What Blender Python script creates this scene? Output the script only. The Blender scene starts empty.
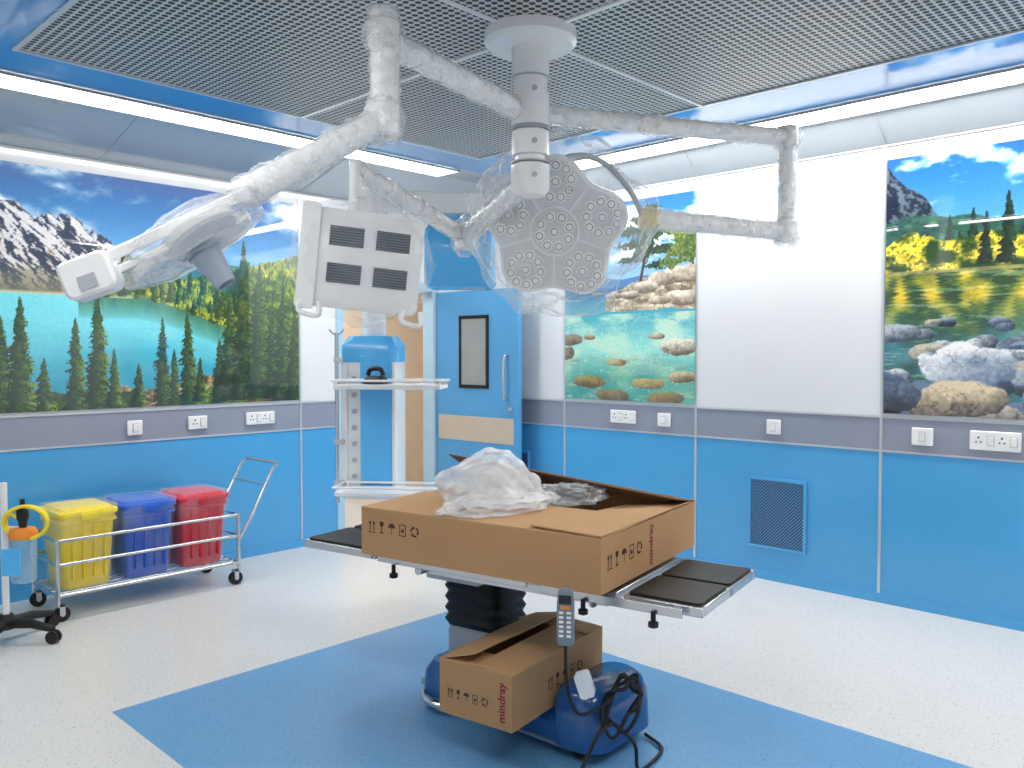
import bpy, bmesh, math, random
import numpy as np
from mathutils import Vector, Matrix, noise
random.seed(7)
sc=bpy.context.scene
COL=sc.collection
def S(l,d,z=0.0): return Vector((.7218*d+.6921*l, .6921*d-.7218*l, z))
YAW=-46.2
RX,RY=5.29,5.80   # right wall plane x, left wall plane y
H=3.0; HC=2.83

# ------------------------------------------------------------------ materials
def srgb(r,g,b):
    f=lambda v:(v/255.0/12.92) if v/255.0<=.04045 else ((v/255.0+.055)/1.055)**2.4
    return (f(r),f(g),f(b),1)
def mat(name,col,rough=.5,metal=0.0,var=.06,vscale=6.0,bump=0.0,bscale=30.0,coat=0.0,emis=0.0,trans=0.0,alpha=1.0,spec=.5,ridge=0.0):
    m=bpy.data.materials.new(name); m.use_nodes=True
    nt=m.node_tree; b=nt.nodes['Principled BSDF']
    c=srgb(*col)
    tc=nt.nodes.new('ShaderNodeTexCoord'); nz=nt.nodes.new('ShaderNodeTexNoise')
    nz.inputs['Scale'].default_value=vscale; nz.inputs['Detail'].default_value=3
    nt.links.new(tc.outputs['Object'],nz.inputs['Vector'])
    mx=nt.nodes.new('ShaderNodeMix'); mx.data_type='RGBA'
    mx.inputs[6].default_value=tuple(v*(1-var) for v in c[:3])+(1,)
    mx.inputs[7].default_value=tuple(min(1,v*(1+var)) for v in c[:3])+(1,)
    nt.links.new(nz.outputs['Fac'],mx.inputs[0]); nt.links.new(mx.outputs[2],b.inputs['Base Color'])
    b.inputs['Roughness'].default_value=rough; b.inputs['Metallic'].default_value=metal
    b.inputs['Coat Weight'].default_value=coat; b.inputs['Coat Roughness'].default_value=.05
    b.inputs['Specular IOR Level'].default_value=spec
    b.inputs['Transmission Weight'].default_value=trans; b.inputs['Alpha'].default_value=alpha
    if emis>0:
        b.inputs['Emission Color'].default_value=c; b.inputs['Emission Strength'].default_value=emis
    if bump>0:
        n2=nt.nodes.new('ShaderNodeTexNoise'); n2.inputs['Scale'].default_value=bscale; n2.inputs['Detail'].default_value=5
        n2.inputs['Distortion'].default_value=.6
        nt.links.new(tc.outputs['Object'],n2.inputs['Vector'])
        bp=nt.nodes.new('ShaderNodeBump'); bp.inputs['Strength'].default_value=bump; bp.inputs['Distance'].default_value=.02
        nt.links.new(n2.outputs['Fac'],bp.inputs['Height']); nt.links.new(bp.outputs['Normal'],b.inputs['Normal'])
        if coat>0: nt.links.new(bp.outputs['Normal'],b.inputs['Coat Normal'])
    return m
def film(name,col=(240,243,246),lo=.03,hi=.15,scale=5,rough=.1,bump=.25,dist=.6,edge=.45):
    """thin polythene: soft milky variation, denser where seen edge-on"""
    m=bpy.data.materials.new(name); m.use_nodes=True; nt=m.node_tree; b=nt.nodes['Principled BSDF']; out=nt.nodes['Material Output']
    b.inputs['Base Color'].default_value=srgb(*col); b.inputs['Roughness'].default_value=rough
    tc=nt.nodes.new('ShaderNodeTexCoord'); nz=nt.nodes.new('ShaderNodeTexNoise'); nz.inputs['Scale'].default_value=scale
    nz.inputs['Detail'].default_value=3; nz.inputs['Distortion'].default_value=dist
    nt.links.new(tc.outputs['Object'],nz.inputs['Vector'])
    r=nt.nodes.new('ShaderNodeMapRange'); r.inputs[1].default_value=.4; r.inputs[2].default_value=.7
    r.inputs[3].default_value=lo; r.inputs[4].default_value=hi
    nt.links.new(nz.outputs['Fac'],r.inputs[0])
    lw=nt.nodes.new('ShaderNodeLayerWeight'); lw.inputs[0].default_value=.2
    ad=nt.nodes.new('ShaderNodeMath'); ad.operation='MULTIPLY_ADD'; ad.use_clamp=True; ad.inputs[1].default_value=edge
    nt.links.new(lw.outputs['Facing'],ad.inputs[0]); nt.links.new(r.outputs[0],ad.inputs[2])
    bp=nt.nodes.new('ShaderNodeBump'); bp.inputs['Strength'].default_value=bump; bp.inputs['Distance'].default_value=.03
    nt.links.new(nz.outputs['Fac'],bp.inputs['Height']); nt.links.new(bp.outputs['Normal'],b.inputs['Normal'])
    t=nt.nodes.new('ShaderNodeBsdfTransparent'); ms=nt.nodes.new('ShaderNodeMixShader')
    nt.links.new(ad.outputs[0],ms.inputs[0]); nt.links.new(t.outputs[0],ms.inputs[1]); nt.links.new(b.outputs[0],ms.inputs[2])
    nt.links.new(ms.outputs[0],out.inputs['Surface'])
    return m
def speckle(name,base,specks,scale=95.0,rough=.3):
    m=bpy.data.materials.new(name); m.use_nodes=True; nt=m.node_tree; b=nt.nodes['Principled BSDF']
    tc=nt.nodes.new('ShaderNodeTexCoord')
    nz=nt.nodes.new('ShaderNodeTexNoise'); nz.inputs['Scale'].default_value=1.2; nt.links.new(tc.outputs['Object'],nz.inputs['Vector'])
    mx=nt.nodes.new('ShaderNodeMix'); mx.data_type='RGBA'; c=srgb(*base)
    mx.inputs[6].default_value=tuple(v*.94 for v in c[:3])+(1,); mx.inputs[7].default_value=c
    nt.links.new(nz.outputs['Fac'],mx.inputs[0]); prev=mx.outputs[2]
    for i,(sc_,sp,th) in enumerate(specks):
        v=nt.nodes.new('ShaderNodeTexVoronoi'); v.inputs['Scale'].default_value=sc_; nt.links.new(tc.outputs['Object'],v.inputs['Vector'])
        lt=nt.nodes.new('ShaderNodeMath'); lt.operation='LESS_THAN'; lt.inputs[1].default_value=th; nt.links.new(v.outputs['Distance'],lt.inputs[0])
        sp_=nt.nodes.new('ShaderNodeSeparateColor'); nt.links.new(v.outputs['Color'],sp_.inputs[0])
        g=nt.nodes.new('ShaderNodeMath'); g.operation='GREATER_THAN'; g.inputs[1].default_value=.45; nt.links.new(sp_.outputs[0],g.inputs[0])
        mu=nt.nodes.new('ShaderNodeMath'); mu.operation='MULTIPLY'; nt.links.new(lt.outputs[0],mu.inputs[0]); nt.links.new(g.outputs[0],mu.inputs[1])
        mm=nt.nodes.new('ShaderNodeMix'); mm.data_type='RGBA'; mm.inputs[7].default_value=srgb(*sp)
        nt.links.new(mu.outputs[0],mm.inputs[0]); nt.links.new(prev,mm.inputs[6]); prev=mm.outputs[2]
    nt.links.new(prev,b.inputs['Base Color']); b.inputs['Roughness'].default_value=rough
    return m
def perforated(name,metalc,holec,p,r,rough=.45,stag=False):
    m=bpy.data.materials.new(name); m.use_nodes=True; nt=m.node_tree; b=nt.nodes['Principled BSDF']
    tc=nt.nodes.new('ShaderNodeTexCoord'); sp=nt.nodes.new('ShaderNodeSeparateXYZ'); nt.links.new(tc.outputs['UV'],sp.inputs[0])
    def mth(op,a,bv=None):
        n=nt.nodes.new('ShaderNodeMath'); n.operation=op
        for i,x in enumerate((a,bv)):
            if x is None: continue
            if isinstance(x,(int,float)): n.inputs[i].default_value=x
            else: nt.links.new(x,n.inputs[i])
        return n.outputs[0]
    def lat(off):
        fx=mth('MULTIPLY',mth('SUBTRACT',mth('FRACT',mth('ADD',mth('DIVIDE',sp.outputs[0],p),off)),.5),p)
        fy=mth('MULTIPLY',mth('SUBTRACT',mth('FRACT',mth('ADD',mth('DIVIDE',sp.outputs[1],p),off)),.5),p)
        return mth('SQRT',mth('ADD',mth('MULTIPLY',fx,fx),mth('MULTIPLY',fy,fy)))
    dd=mth('MINIMUM',lat(0.0),lat(.5)) if stag else lat(0.0)
    hole=mth('LESS_THAN',dd,r)
    mx=nt.nodes.new('ShaderNodeMix'); mx.data_type='RGBA'; mx.inputs[6].default_value=srgb(*metalc); mx.inputs[7].default_value=srgb(*holec)
    nt.links.new(hole,mx.inputs[0]); nt.links.new(mx.outputs[2],b.inputs['Base Color'])
    b.inputs['Roughness'].default_value=rough; b.inputs['Metallic'].default_value=.1
    return m
def vcol(name):
    m=bpy.data.materials.new(name); m.use_nodes=True; nt=m.node_tree; b=nt.nodes['Principled BSDF']
    a=nt.nodes.new('ShaderNodeAttribute'); a.attribute_name='Col'; nt.links.new(a.outputs['Color'],b.inputs['Base Color'])
    b.inputs['Roughness'].default_value=.35; b.inputs['Coat Weight'].default_value=1; b.inputs['Coat Roughness'].default_value=.01; b.inputs['Coat IOR'].default_value=1.8
    return m

M_white=mat('white_panel',(228,232,236),.08,var=.02,vscale=.7)
M_cove=mat('cove_panel',(176,187,197),.08,var=.04,vscale=.6,coat=.5)
M_blue=mat('blue_dado',(80,168,226),.2,var=.04,vscale=.8,coat=.2)
M_grey=mat('grey_band',(146,153,172),.3,var=.03)
M_ringblue=mat('ceiling_blue',(64,156,224),.10,var=.08,vscale=.8,coat=.4)
M_strip=mat('light_strip',(255,249,241),.5,emis=18.5)
M_floor=speckle('vinyl_light',(220,220,219),[(62,(160,167,175),.20),(110,(140,149,161),.18),(45,(190,186,178),.16)])
M_floorb=speckle('vinyl_blue',(106,162,210),[(62,(66,122,182),.22),(110,(150,194,228),.2)])
M_perf=perforated('perforated_ceiling',(206,210,212),(26,30,32),.037,.0144)
M_vent=perforated('perforated_grille',(110,165,210),(20,60,100),.022,.0072,stag=True)
M_seam=mat('aluminium_seam',(205,212,218),.3,metal=.4)
M_beige=mat('beige_wall',(228,206,180),.6)
M_plastic=mat('white_plastic',(240,242,244),.22,var=.02)
M_plasticg=mat('grey_plastic',(176,182,190),.35)
M_dark=mat('dark_plastic',(28,30,34),.35)
M_black=mat('black_rubber',(14,14,16),.5)
M_wrap=mat('crinkled_wrap',(243,245,247),.14,var=.04,vscale=18,bump=.5,bscale=24,coat=.7)
M_wrapy=mat('yellowed_tape',(222,208,160),.4,bump=.5,bscale=40)
M_film=film('clear_film',lo=.05,hi=.26,scale=4,rough=.05,bump=.4,edge=.7)
M_filma=film('arm_film',(246,249,252),lo=.08,hi=.34,scale=14,rough=.06,bump=.8,edge=.3)
M_film2=film('bag_film',(246,248,251),.36,.62,4,.2,.3,.8,.4)
M_film3=film('clear_sheet',(224,229,233),.15,.42,8,.1,.4,.8,.35)
M_filmb=film('bin_film',(245,246,248),.03,.18,5,.06,.5,.6,.22)
M_filmt=film('thin_film',(240,243,246),.03,.12,5,.06,.3,.6,.3)
M_steel=mat('stainless_steel',(205,207,210),.25,metal=.85,var=.04)
M_card=mat('cardboard',(180,138,96),.75,var=.07,vscale=4,bump=.05,bscale=60)
M_cardl=mat('cardboard_inner',(188,147,104),.8,var=.07,vscale=5)
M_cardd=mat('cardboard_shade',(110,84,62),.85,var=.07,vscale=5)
M_ink=mat('black_ink',(62,42,32),.8)
M_inkm=mat('maroon_ink',(136,30,58),.8)
M_tblue=mat('table_base_blue',(26,84,150),.2,coat=.5)
M_pad=mat('black_pad',(9,10,11),.45,spec=.3)
M_pblue=mat('pendant_blue',(84,184,248),.25,coat=.3)
M_door=mat('door_blue',(84,160,214),.4,var=.04)
M_kick=mat('door_kick',(196,184,168),.45)
M_glassd=mat('window_glass',(150,158,160),.1,var=.1)
M_frameb=mat('door_frame_blue',(170,206,230),.35)
M_mural=vcol('mural_glass')
M_led=mat('led_lens',(120,132,146),.08,metal=.3,coat=.8)
M_ledr=mat('led_rim',(250,251,252),.2)
M_lampg=mat('lamp_face',(216,221,227),.2)
M_orange=mat('orange_plastic',(236,140,40),.35)
M_yellow=mat('yellow_plastic',(246,220,44),.35)
M_bblue=mat('blue_bin',(24,96,206),.35)
M_bred=mat('red_bin',(212,30,62),.35)
M_clear=film('jar_clear',(180,215,235),.3,.45,3,.05,.1,.5,.3)
M_collar=mat('collar_grey',(110,128,150),.35)
M_ventd=mat('vent_dark',(64,70,76),.4)

# ------------------------------------------------------------------ mesh helpers
MW={}
def thing(name,loc,label,cat,rz=0.0,group=None):
    e=bpy.data.objects.new(name,None); e.empty_display_size=.1
    e.location=loc; e.rotation_euler=(0,0,rz); COL.objects.link(e)
    e['label']=label; e['category']=cat
    if group: e['group']=group
    MW[e]=Matrix.Translation(Vector(loc))@Matrix.Rotation(rz,4,'Z')
    return e
def fin(bm,name,mats,parent=None,world=False,label=None,cat=None,kind=None,group=None,smooth=True,bevel=0.0,angle=35,loc=None,recalc=True):
    if parent is not None and world: bm.transform(MW[parent].inverted())
    if loc is not None: bm.transform(Matrix.Translation(-Vector(loc)))
    if recalc: bmesh.ops.recalc_face_normals(bm,faces=bm.faces)
    me=bpy.data.meshes.new(name); bm.to_mesh(me); bm.free()
    for m in (mats if isinstance(mats,(list,tuple)) else [mats]): me.materials.append(m)
    if smooth:
        me.polygons.foreach_set('use_smooth',[True]*len(me.polygons))
        me.set_sharp_from_angle(angle=math.radians(angle))
    ob=bpy.data.objects.new(name,me); COL.objects.link(ob)
    if loc is not None: ob.location=loc
    if parent is not None: ob.parent=parent; MW[ob]=MW[parent]
    else: MW[ob]=Matrix.Translation(Vector(loc)) if loc is not None else Matrix.Identity(4)
    if label: ob['label']=label
    if cat: ob['category']=cat
    if kind: ob['kind']=kind
    if group: ob['group']=group
    if bevel>0:
        b=ob.modifiers.new('bevel','BEVEL'); b.width=bevel; b.segments=2; b.limit_method='ANGLE'; b.angle_limit=math.radians(40)
    return ob
def NB(): return bmesh.new()
def addf(bm,vs,mi=0):
    try: f=bm.faces.new(vs); f.material_index=mi; return f
    except ValueError: return None
def bx(bm,lo,hi,mi=0,M=None):
    x0,y0,z0=lo; x1,y1,z1=hi
    ps=[(x0,y0,z0),(x1,y0,z0),(x1,y1,z0),(x0,y1,z0),(x0,y0,z1),(x1,y0,z1),(x1,y1,z1),(x0,y1,z1)]
    v=[bm.verts.new((M@Vector(p)) if M else p) for p in ps]
    for f in ((0,3,2,1),(4,5,6,7),(0,1,5,4),(1,2,6,5),(2,3,7,6),(3,0,4,7)): addf(bm,[v[i] for i in f],mi)
def cb(bm,c,s,mi=0,M=None):
    bx(bm,(c[0]-s[0]/2,c[1]-s[1]/2,c[2]-s[2]/2),(c[0]+s[0]/2,c[1]+s[1]/2,c[2]+s[2]/2),mi,M)
def loft(bm,rings,mi=0,cap=True,close=True):
    R=[[bm.verts.new(p) for p in r] for r in rings]; n=len(R[0])
    for a,b in zip(R,R[1:]):
        for i in range(n if close else n-1):
            j=(i+1)%n; addf(bm,[a[i],a[j],b[j],b[i]],mi)
    if cap: addf(bm,list(reversed(R[0])),mi); addf(bm,R[-1],mi)
def frame(z,xh=None):
    z=Vector(z).normalized(); h=Vector(xh) if xh is not None else (Vector((1,0,0)) if abs(z.x)<.9 else Vector((0,1,0)))
    x=(h-z*h.dot(z)).normalized(); y=z.cross(x); return x,y,z
def cy(bm,p0,p1,r0,r1=None,n=24,mi=0,M=None):
    if r1 is None: r1=r0
    p0=Vector(p0);p1=Vector(p1)
    if M: p0=M@p0;p1=M@p1
    x,y,_=frame(p1-p0); rings=[]
    for p,r in ((p0,r0),(p1,r1)):
        rings.append([p+(x*math.cos(2*math.pi*i/n)+y*math.sin(2*math.pi*i/n))*r for i in range(n)])
    loft(bm,rings,mi)
def lathe(bm,prof,M=None,n=32,mi=0):
    M=M or Matrix.Identity(4)
    loft(bm,[[M@Vector((r*math.cos(2*math.pi*i/n),r*math.sin(2*math.pi*i/n),z)) for i in range(n)] for r,z in prof],mi)
def cr(pts,k=6):
    pts=[Vector(p) for p in pts]; P=[pts[0]*2-pts[1]]+pts+[pts[-1]*2-pts[-2]]; o=[]
    for i in range(1,len(P)-2):
        a,b,c,d=P[i-1:i+3]
        for j in range(k):
            t=j/k; o.append(.5*((2*b)+(c-a)*t+(2*a-5*b+4*c-d)*t*t+(3*b-a-3*c+d)*t**3))
    o.append(pts[-1]); return o
def tube(bm,pts,r,n=10,mi=0,lump=0.0,M=None,sub=0,fl=1.0,cap=True,fold=0.0):
    pts=[Vector(p) for p in pts]
    if M: pts=[M@p for p in pts]
    if sub:
        q=[]
        for a,b in zip(pts,pts[1:]):
            k=max(1,int((b-a).length/sub))
            q+= [a.lerp(b,i/k) for i in range(k)]
        q.append(pts[-1]); pts=q
    T=[(pts[min(i+1,len(pts)-1)]-pts[max(i-1,0)]).normalized() for i in range(len(pts))]
    x,y,_=frame(T[0]); rings=[]
    for i,p in enumerate(pts):
        x=(x-T[i]*x.dot(T[i])).normalized(); y=T[i].cross(x)
        rr=r[i] if isinstance(r,(list,tuple)) else r
        ring=[]
        for k in range(n):
            a=2*math.pi*k/n; d=x*math.cos(a)+y*math.sin(a)*fl; q=p+d*rr
            e=0
            if lump: e=lump*noise.noise(q*22)+lump*.5*noise.noise(q*60)
            if fold: e+=fold*(1-3*abs(noise.noise(q*30+Vector((3,1,7)))))
            q=p+d*(rr+e)
            ring.append(q)
        rings.append(ring)
    loft(bm,rings,mi,cap)
def rrect(w,d,r,n=4):
    o=[]
    for cx,cyy,a0 in ((w/2-r,d/2-r,0),(-w/2+r,d/2-r,90),(-w/2+r,-d/2+r,180),(w/2-r,-d/2+r,270)):
        for i in range(n+1):
            a=math.radians(a0+90*i/n); o.append((cx+r*math.cos(a),cyy+r*math.sin(a)))
    return o
def rbox(bm,secs,M=None,mi=0,n=4):
    M=M or Matrix.Identity(4); rings=[]
    for s in secs:
        z,w,d,r=s[:4]; ox,oy=(s[4],s[5]) if len(s)>4 else (0,0)
        rings.append([M@Vector((x+ox,y+oy,z)) for x,y in rrect(w,d,r,n)])
    loft(bm,rings,mi)
def plate(bm,ps,t,mi=0,M=None):
    ps=[Vector(p) for p in ps]
    if M: ps=[M@p for p in ps]
    nn=(ps[1]-ps[0]).cross(ps[2]-ps[0]).normalized()*t
    loft(bm,[ps,[p+nn for p in ps]],mi)
def F(o,xd,yd):
    x=Vector(xd).normalized(); y=Vector(yd); y=(y-x*y.dot(x)).normalized(); z=x.cross(y)
    m=Matrix((x,y,z)).transposed().to_4x4(); m.translation=Vector(o); return m
def poly(bm,pts,M,mi=0,z=0.0):
    addf(bm,[bm.verts.new(M@Vector((p[0],p[1],z))) for p in pts],mi)
def text(bm,s,size,M,mi=0):
    cu=bpy.data.curves.new('t','FONT'); cu.body=s; cu.size=size; cu.align_x='CENTER'; cu.align_y='CENTER'; cu.resolution_u=3; cu.offset=size*.02
    o=bpy.data.objects.new('t',cu); COL.objects.link(o); bpy.context.view_layer.update()
    me=bpy.data.meshes.new_from_object(o.evaluated_get(bpy.context.evaluated_depsgraph_get()))
    me.transform(M); n0=len(bm.faces); bm.from_mesh(me); bm.faces.ensure_lookup_table()
    for f in bm.faces[n0:]: f.material_index=mi
    bpy.data.objects.remove(o); bpy.data.curves.remove(cu); bpy.data.meshes.remove(me)
def bowl(bm,M,r,a0,a1,w,mi=0,n=14):
    for i in range(n):
        t0=math.radians(a0+(a1-a0)*i/n); t1=math.radians(a0+(a1-a0)*(i+1)/n)
        poly(bm,[(r*math.cos(t0),r*math.sin(t0)),(r*math.cos(t1),r*math.sin(t1)),((r+w)*math.cos(t1),(r+w)*math.sin(t1)),((r+w)*math.cos(t0),(r+w)*math.sin(t0))],M,mi)
def mark_arrows(bm,m):
    for dx in (-.012,.012):
        poly(bm,[(dx-.003,-.024),(dx+.003,-.024),(dx+.003,.012),(dx-.003,.012)],m)
        poly(bm,[(dx-.010,.010),(dx+.010,.010),(dx,.027)],m)
    poly(bm,[(-.024,-.032),(.024,-.032),(.024,-.028),(-.024,-.028)],m)
def mark_goblet(bm,m):
    poly(bm,[(-.013,.026),(-.011,.008),(0,-.002),(.011,.008),(.013,.026)],m)
    poly(bm,[(-.0025,0),(.0025,0),(.0025,-.024),(-.0025,-.024)],m); poly(bm,[(-.012,-.03),(.012,-.03),(.012,-.024),(-.012,-.024)],m)
def mark_umbrella(bm,m):
    poly(bm,[(.022*math.cos(math.radians(a)),.022*math.sin(math.radians(a))+.002) for a in range(0,181,20)],m)
    poly(bm,[(-.002,.002),(.002,.002),(.002,-.028),(-.002,-.028)],m)
def mark_stack(bm,m):
    for a in ((-.02,-.03,.02,-.026),(-.02,.022,.02,.026),(-.02,-.026,-.016,.022),(.016,-.026,.02,.022),(-.008,-.012,.008,.004)):
        poly(bm,[(a[0],a[1]),(a[2],a[1]),(a[2],a[3]),(a[0],a[3])],m)
def mark_recycle(bm,m):
    for k in range(3):
        a=90+120*k; bowl(bm,m,.017,a+15,a+95,.008)
        t=math.radians(a+10); poly(bm,[(.011*math.cos(t+.25),.011*math.sin(t+.25)),(.031*math.cos(t+.25),.031*math.sin(t+.25)),(.021*math.cos(t-.3),.021*math.sin(t-.3))],m)
def marks_at(fr,s=1.0,sp=1.0):
    out=[]
    for fn,x in ((mark_arrows,-.14),(mark_goblet,-.078),(mark_umbrella,-.015),(mark_stack,.052),(mark_recycle,.125)):
        out.append(lambda b,a,w,h,fn=fn,x=x: fn(b,fr(a,w,h)@Matrix.Translation((x*s*sp,0,0))@Matrix.Scale(s,4)))
    return out
def lumpy(bm,M,sx,sy,sz,sub=4,amp=.12,fr=3.0,seed=0,flat=None,fine=.3,fold=0.0):
    r=bmesh.ops.create_icosphere(bm,subdivisions=sub,radius=1.0)
    for v in r['verts']:
        p=v.co.copy(); k=1+amp*noise.noise(p*fr+Vector((seed,0,0)))+amp*.5*noise.noise(p*fr*2.3+Vector((seed,5,0)))+amp*fine*(1-2*abs(noise.noise(p*fr*4+Vector((seed,9,0)))))
        if fold: k+=fold*(1-3*abs(noise.noise(p*fr*1.8+Vector((seed,3,7)))))+fold*.3*(1-3*abs(noise.noise(p*fr*4.0+Vector((seed,2,1)))))
        q=Vector((p.x*sx,p.y*sy,p.z*sz))*k
        if flat is not None and q.z<flat: q.z=flat+(q.z-flat)*.05
        v.co=M@q

# ------------------------------------------------------------------ room shell
def structure(bm,name,mats,**k): return fin(bm,name,mats,kind='structure',smooth=False,**k)
X0,Y0=-1.3,-1.7
bm=NB(); xs=[X0,1.35,3.40,RX+.1]; ys=[Y0,.6,3.70,RY+.1]
for i in range(3):
    for j in range(3):
        bx(bm,(xs[i],ys[j],-.06),(xs[i+1],ys[j+1],0),1 if (i==1 and j==1) else 0)
bmesh.ops.remove_doubles(bm,verts=bm.verts,dist=1e-5)
structure(bm,'floor',[M_floor,M_floorb])
DX0,DX1,DZ=4.0,5.0,2.13
def zsplit(bm,x0,y0,x1,y1,z0=0,z1=HC):
    for a,b,mi in ((0,.95,1),(.95,1.16,2),(1.16,HC+.25,0)):
        a=max(a,z0);b=min(b,z1)
        if b>a: bx(bm,(x0,y0,a),(x1,y1,b),mi)
WM=[M_white,M_blue,M_grey]
bm=NB(); zsplit(bm,X0,RY,DX0,RY+.12); zsplit(bm,DX1,RY,RX,RY+.12); zsplit(bm,DX0,RY,DX1,RY+.12,DZ); structure(bm,'wall_left',WM)
bm=NB(); zsplit(bm,RX,Y0,RX+.12,RY+.12); structure(bm,'wall_right',WM)
bm=NB(); bx(bm,(X0-.12,Y0,0),(X0,RY+.12,H)); structure(bm,'wall_back',[M_white])
bm=NB(); bx(bm,(X0-.12,Y0-.12,0),(RX+.12,Y0,H)); structure(bm,'wall_front',[M_white])
SI=4.82; SO=5.06
TI=4.86; TO=5.10
bm=NB(); uvl=bm.loops.layers.uv.new('UVMap')
xs=[X0,.72,1.25,4.28,SI-.03,SO+.02]; ys=[Y0,.22,.70,4.45,TI-.03,TO+.02]
for i in range(5):
    for j in range(5):
        xm=(xs[i]+xs[i+1])/2; ym=(ys[j]+ys[j+1])/2
        mi=0 if (1.25<xm<4.28 and .7<ym<4.45) else (1 if (.72<xm<SI-.03 and .22<ym<TI-.03) else 2)
        addf(bm,[bm.verts.new(p) for p in ((xs[i],ys[j],H),(xs[i],ys[j+1],H),(xs[i+1],ys[j+1],H),(xs[i+1],ys[j],H))],mi)
V=lambda *p:bm.verts.new(p)
cx_,cy_=SO+.02,TO+.02
addf(bm,[V(X0,cy_,H),V(X0,RY,HC),V(RX,RY,HC),V(cx_,cy_,H)],2)
addf(bm,[V(cx_,Y0,H),V(cx_,cy_,H),V(RX,RY,HC),V(RX,Y0,HC)],2)
for f in bm.faces:
    for l in f.loops: l[uvl].uv=(l.vert.co.x,l.vert.co.y)
structure(bm,'ceiling',[M_perf,M_ringblue,M_cove],recalc=False)
tn=[0]
def trim(boxes,m,name='trim'):
    tn[0]+=1; b=NB()
    for lo,hi in boxes: bx(b,lo,hi)
    return structure(b,f'trim_{tn[0]}',[m])
zs=2.990
trim([((2.80-.012,.70,zs),(2.80+.012,4.45,H))],M_plastic)
trim([((1.25,2.58-.010,zs),(4.28,2.58+.010,H))],M_plastic)
trim([((1.23,.68,zs),(4.30,.70,H)),((1.23,4.45,zs),(4.30,4.47,H)),((1.23,.70,zs),(1.25,4.45,H)),((4.28,.70,zs),(4.30,4.45,H))],M_seam)
trim([((X0,RY-.006,1.155),(DX0-.06,RY,1.17)),((X0,RY-.006,.944),(DX0-.06,RY,.956)),((RX-.006,Y0,1.155),(RX,RY,1.17)),((RX-.006,Y0,.944),(RX,RY,.956))],M_seam)
trim([((3.595,RY-.007,0),(3.61,RY,HC))],M_seam)
for y in (4.46,3.21,1.895):
    trim([((RX-.007,y-.008,0),(RX,y+.008,HC))],M_seam)
trim([((X0,RY-.01,HC-.012),(RX,RY,HC)),((RX-.01,Y0,HC-.012),(RX,RY,HC))],M_plasticg)
b=NB(); bx(b,(X0,RY-.012,0),(DX0-.06,RY,.06)); structure(b,'baseboard_left',[M_blue])
b=NB(); bx(b,(RX-.012,Y0,0),(RX,RY,.06)); structure(b,'baseboard_right',[M_blue])
b=NB()
for x in (.6,2.1,3.6):
    plate(b,[(x-.004,cy_,H-.003),(x+.004,cy_,H-.003),(x+.004,RY,HC-.003),(x-.004,RY,HC-.003)],-.002)
for y in (1.895,3.21):
    plate(b,[(cx_,y-.004,H-.003),(cx_,y+.004,H-.003),(RX,y+.004,HC-.003),(RX,y-.004,HC-.003)],.002)
structure(b,'trim_20',[M_plasticg])
b=NB(); bx(b,(3.0,7.7,0),(6.8,7.8,2.7)); bx(b,(2.9,RY+.12,0),(3.0,7.8,2.7)); bx(b,(6.8,RY+.12,0),(6.9,7.8,2.7)); structure(b,'wall_corridor',[M_beige])
b=NB(); bx(b,(2.9,RY+.1,-.06),(6.9,7.8,0)); structure(b,'floor_corridor',[M_floor])
b=NB(); bx(b,(2.9,RY+.12,2.7),(6.9,7.8,2.76)); structure(b,'ceiling_corridor',[M_white])
b=NB(); bx(b,(DX0-.06,RY-.015,0),(DX0+.012,RY+.13,DZ-.012)); bx(b,(DX1-.012,RY-.015,0),(DX1+.05,RY+.13,DZ-.012)); bx(b,(DX0-.06,RY-.015,DZ-.012),(DX1+.05,RY+.13,DZ+.06))
structure(b,'trim_21',[M_frameb])
th=math.radians(-88)
DM=Matrix.Translation((5.060,RY-.03,0))@Matrix.Rotation(th,4,'Z')
b=NB(); bx(b,(0,-.045,.01),(1.00,0,2.11),0,DM)
door=structure(b,'door_1',[M_door],bevel=.003)
def dpart(fn,name,m,label=None,bevel=0):
    b=NB(); fn(b); o=fin(b,name,m,label=label,bevel=bevel); o.parent=door; o['kind']='structure'; return o
dpart(lambda b:[bx(b,(.30,-.056,1.25),(.66,-.046,1.28),0,DM),bx(b,(.30,-.056,1.86),(.66,-.046,1.89),0,DM),bx(b,(.30,-.056,1.25),(.33,-.046,1.89),0,DM),bx(b,(.63,-.056,1.25),(.66,-.046,1.89),0,DM)],'window_frame',M_black)
dpart(lambda b:bx(b,(.33,-.052,1.28),(.63,-.046,1.86),0,DM),'window_pane',M_glassd)
dpart(lambda b:bx(b,(.03,-.049,.78),(.95,-.046,1.0),0,DM),'kick_plate',M_kick,'brushed metal push plate')
dpart(lambda b:tube(b,cr([(.88,-.045,1.16),(.88,-.09,1.18),(.88,-.1,1.3),(.88,-.1,1.4),(.88,-.09,1.52),(.88,-.045,1.54)]),.012,M=DM),'handle',M_steel,'chrome pull handle')
dpart(lambda b:cy(b,(.92,-.045,1.08),(.92,-.06,1.08),.025,M=DM),'lock',M_steel)

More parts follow.
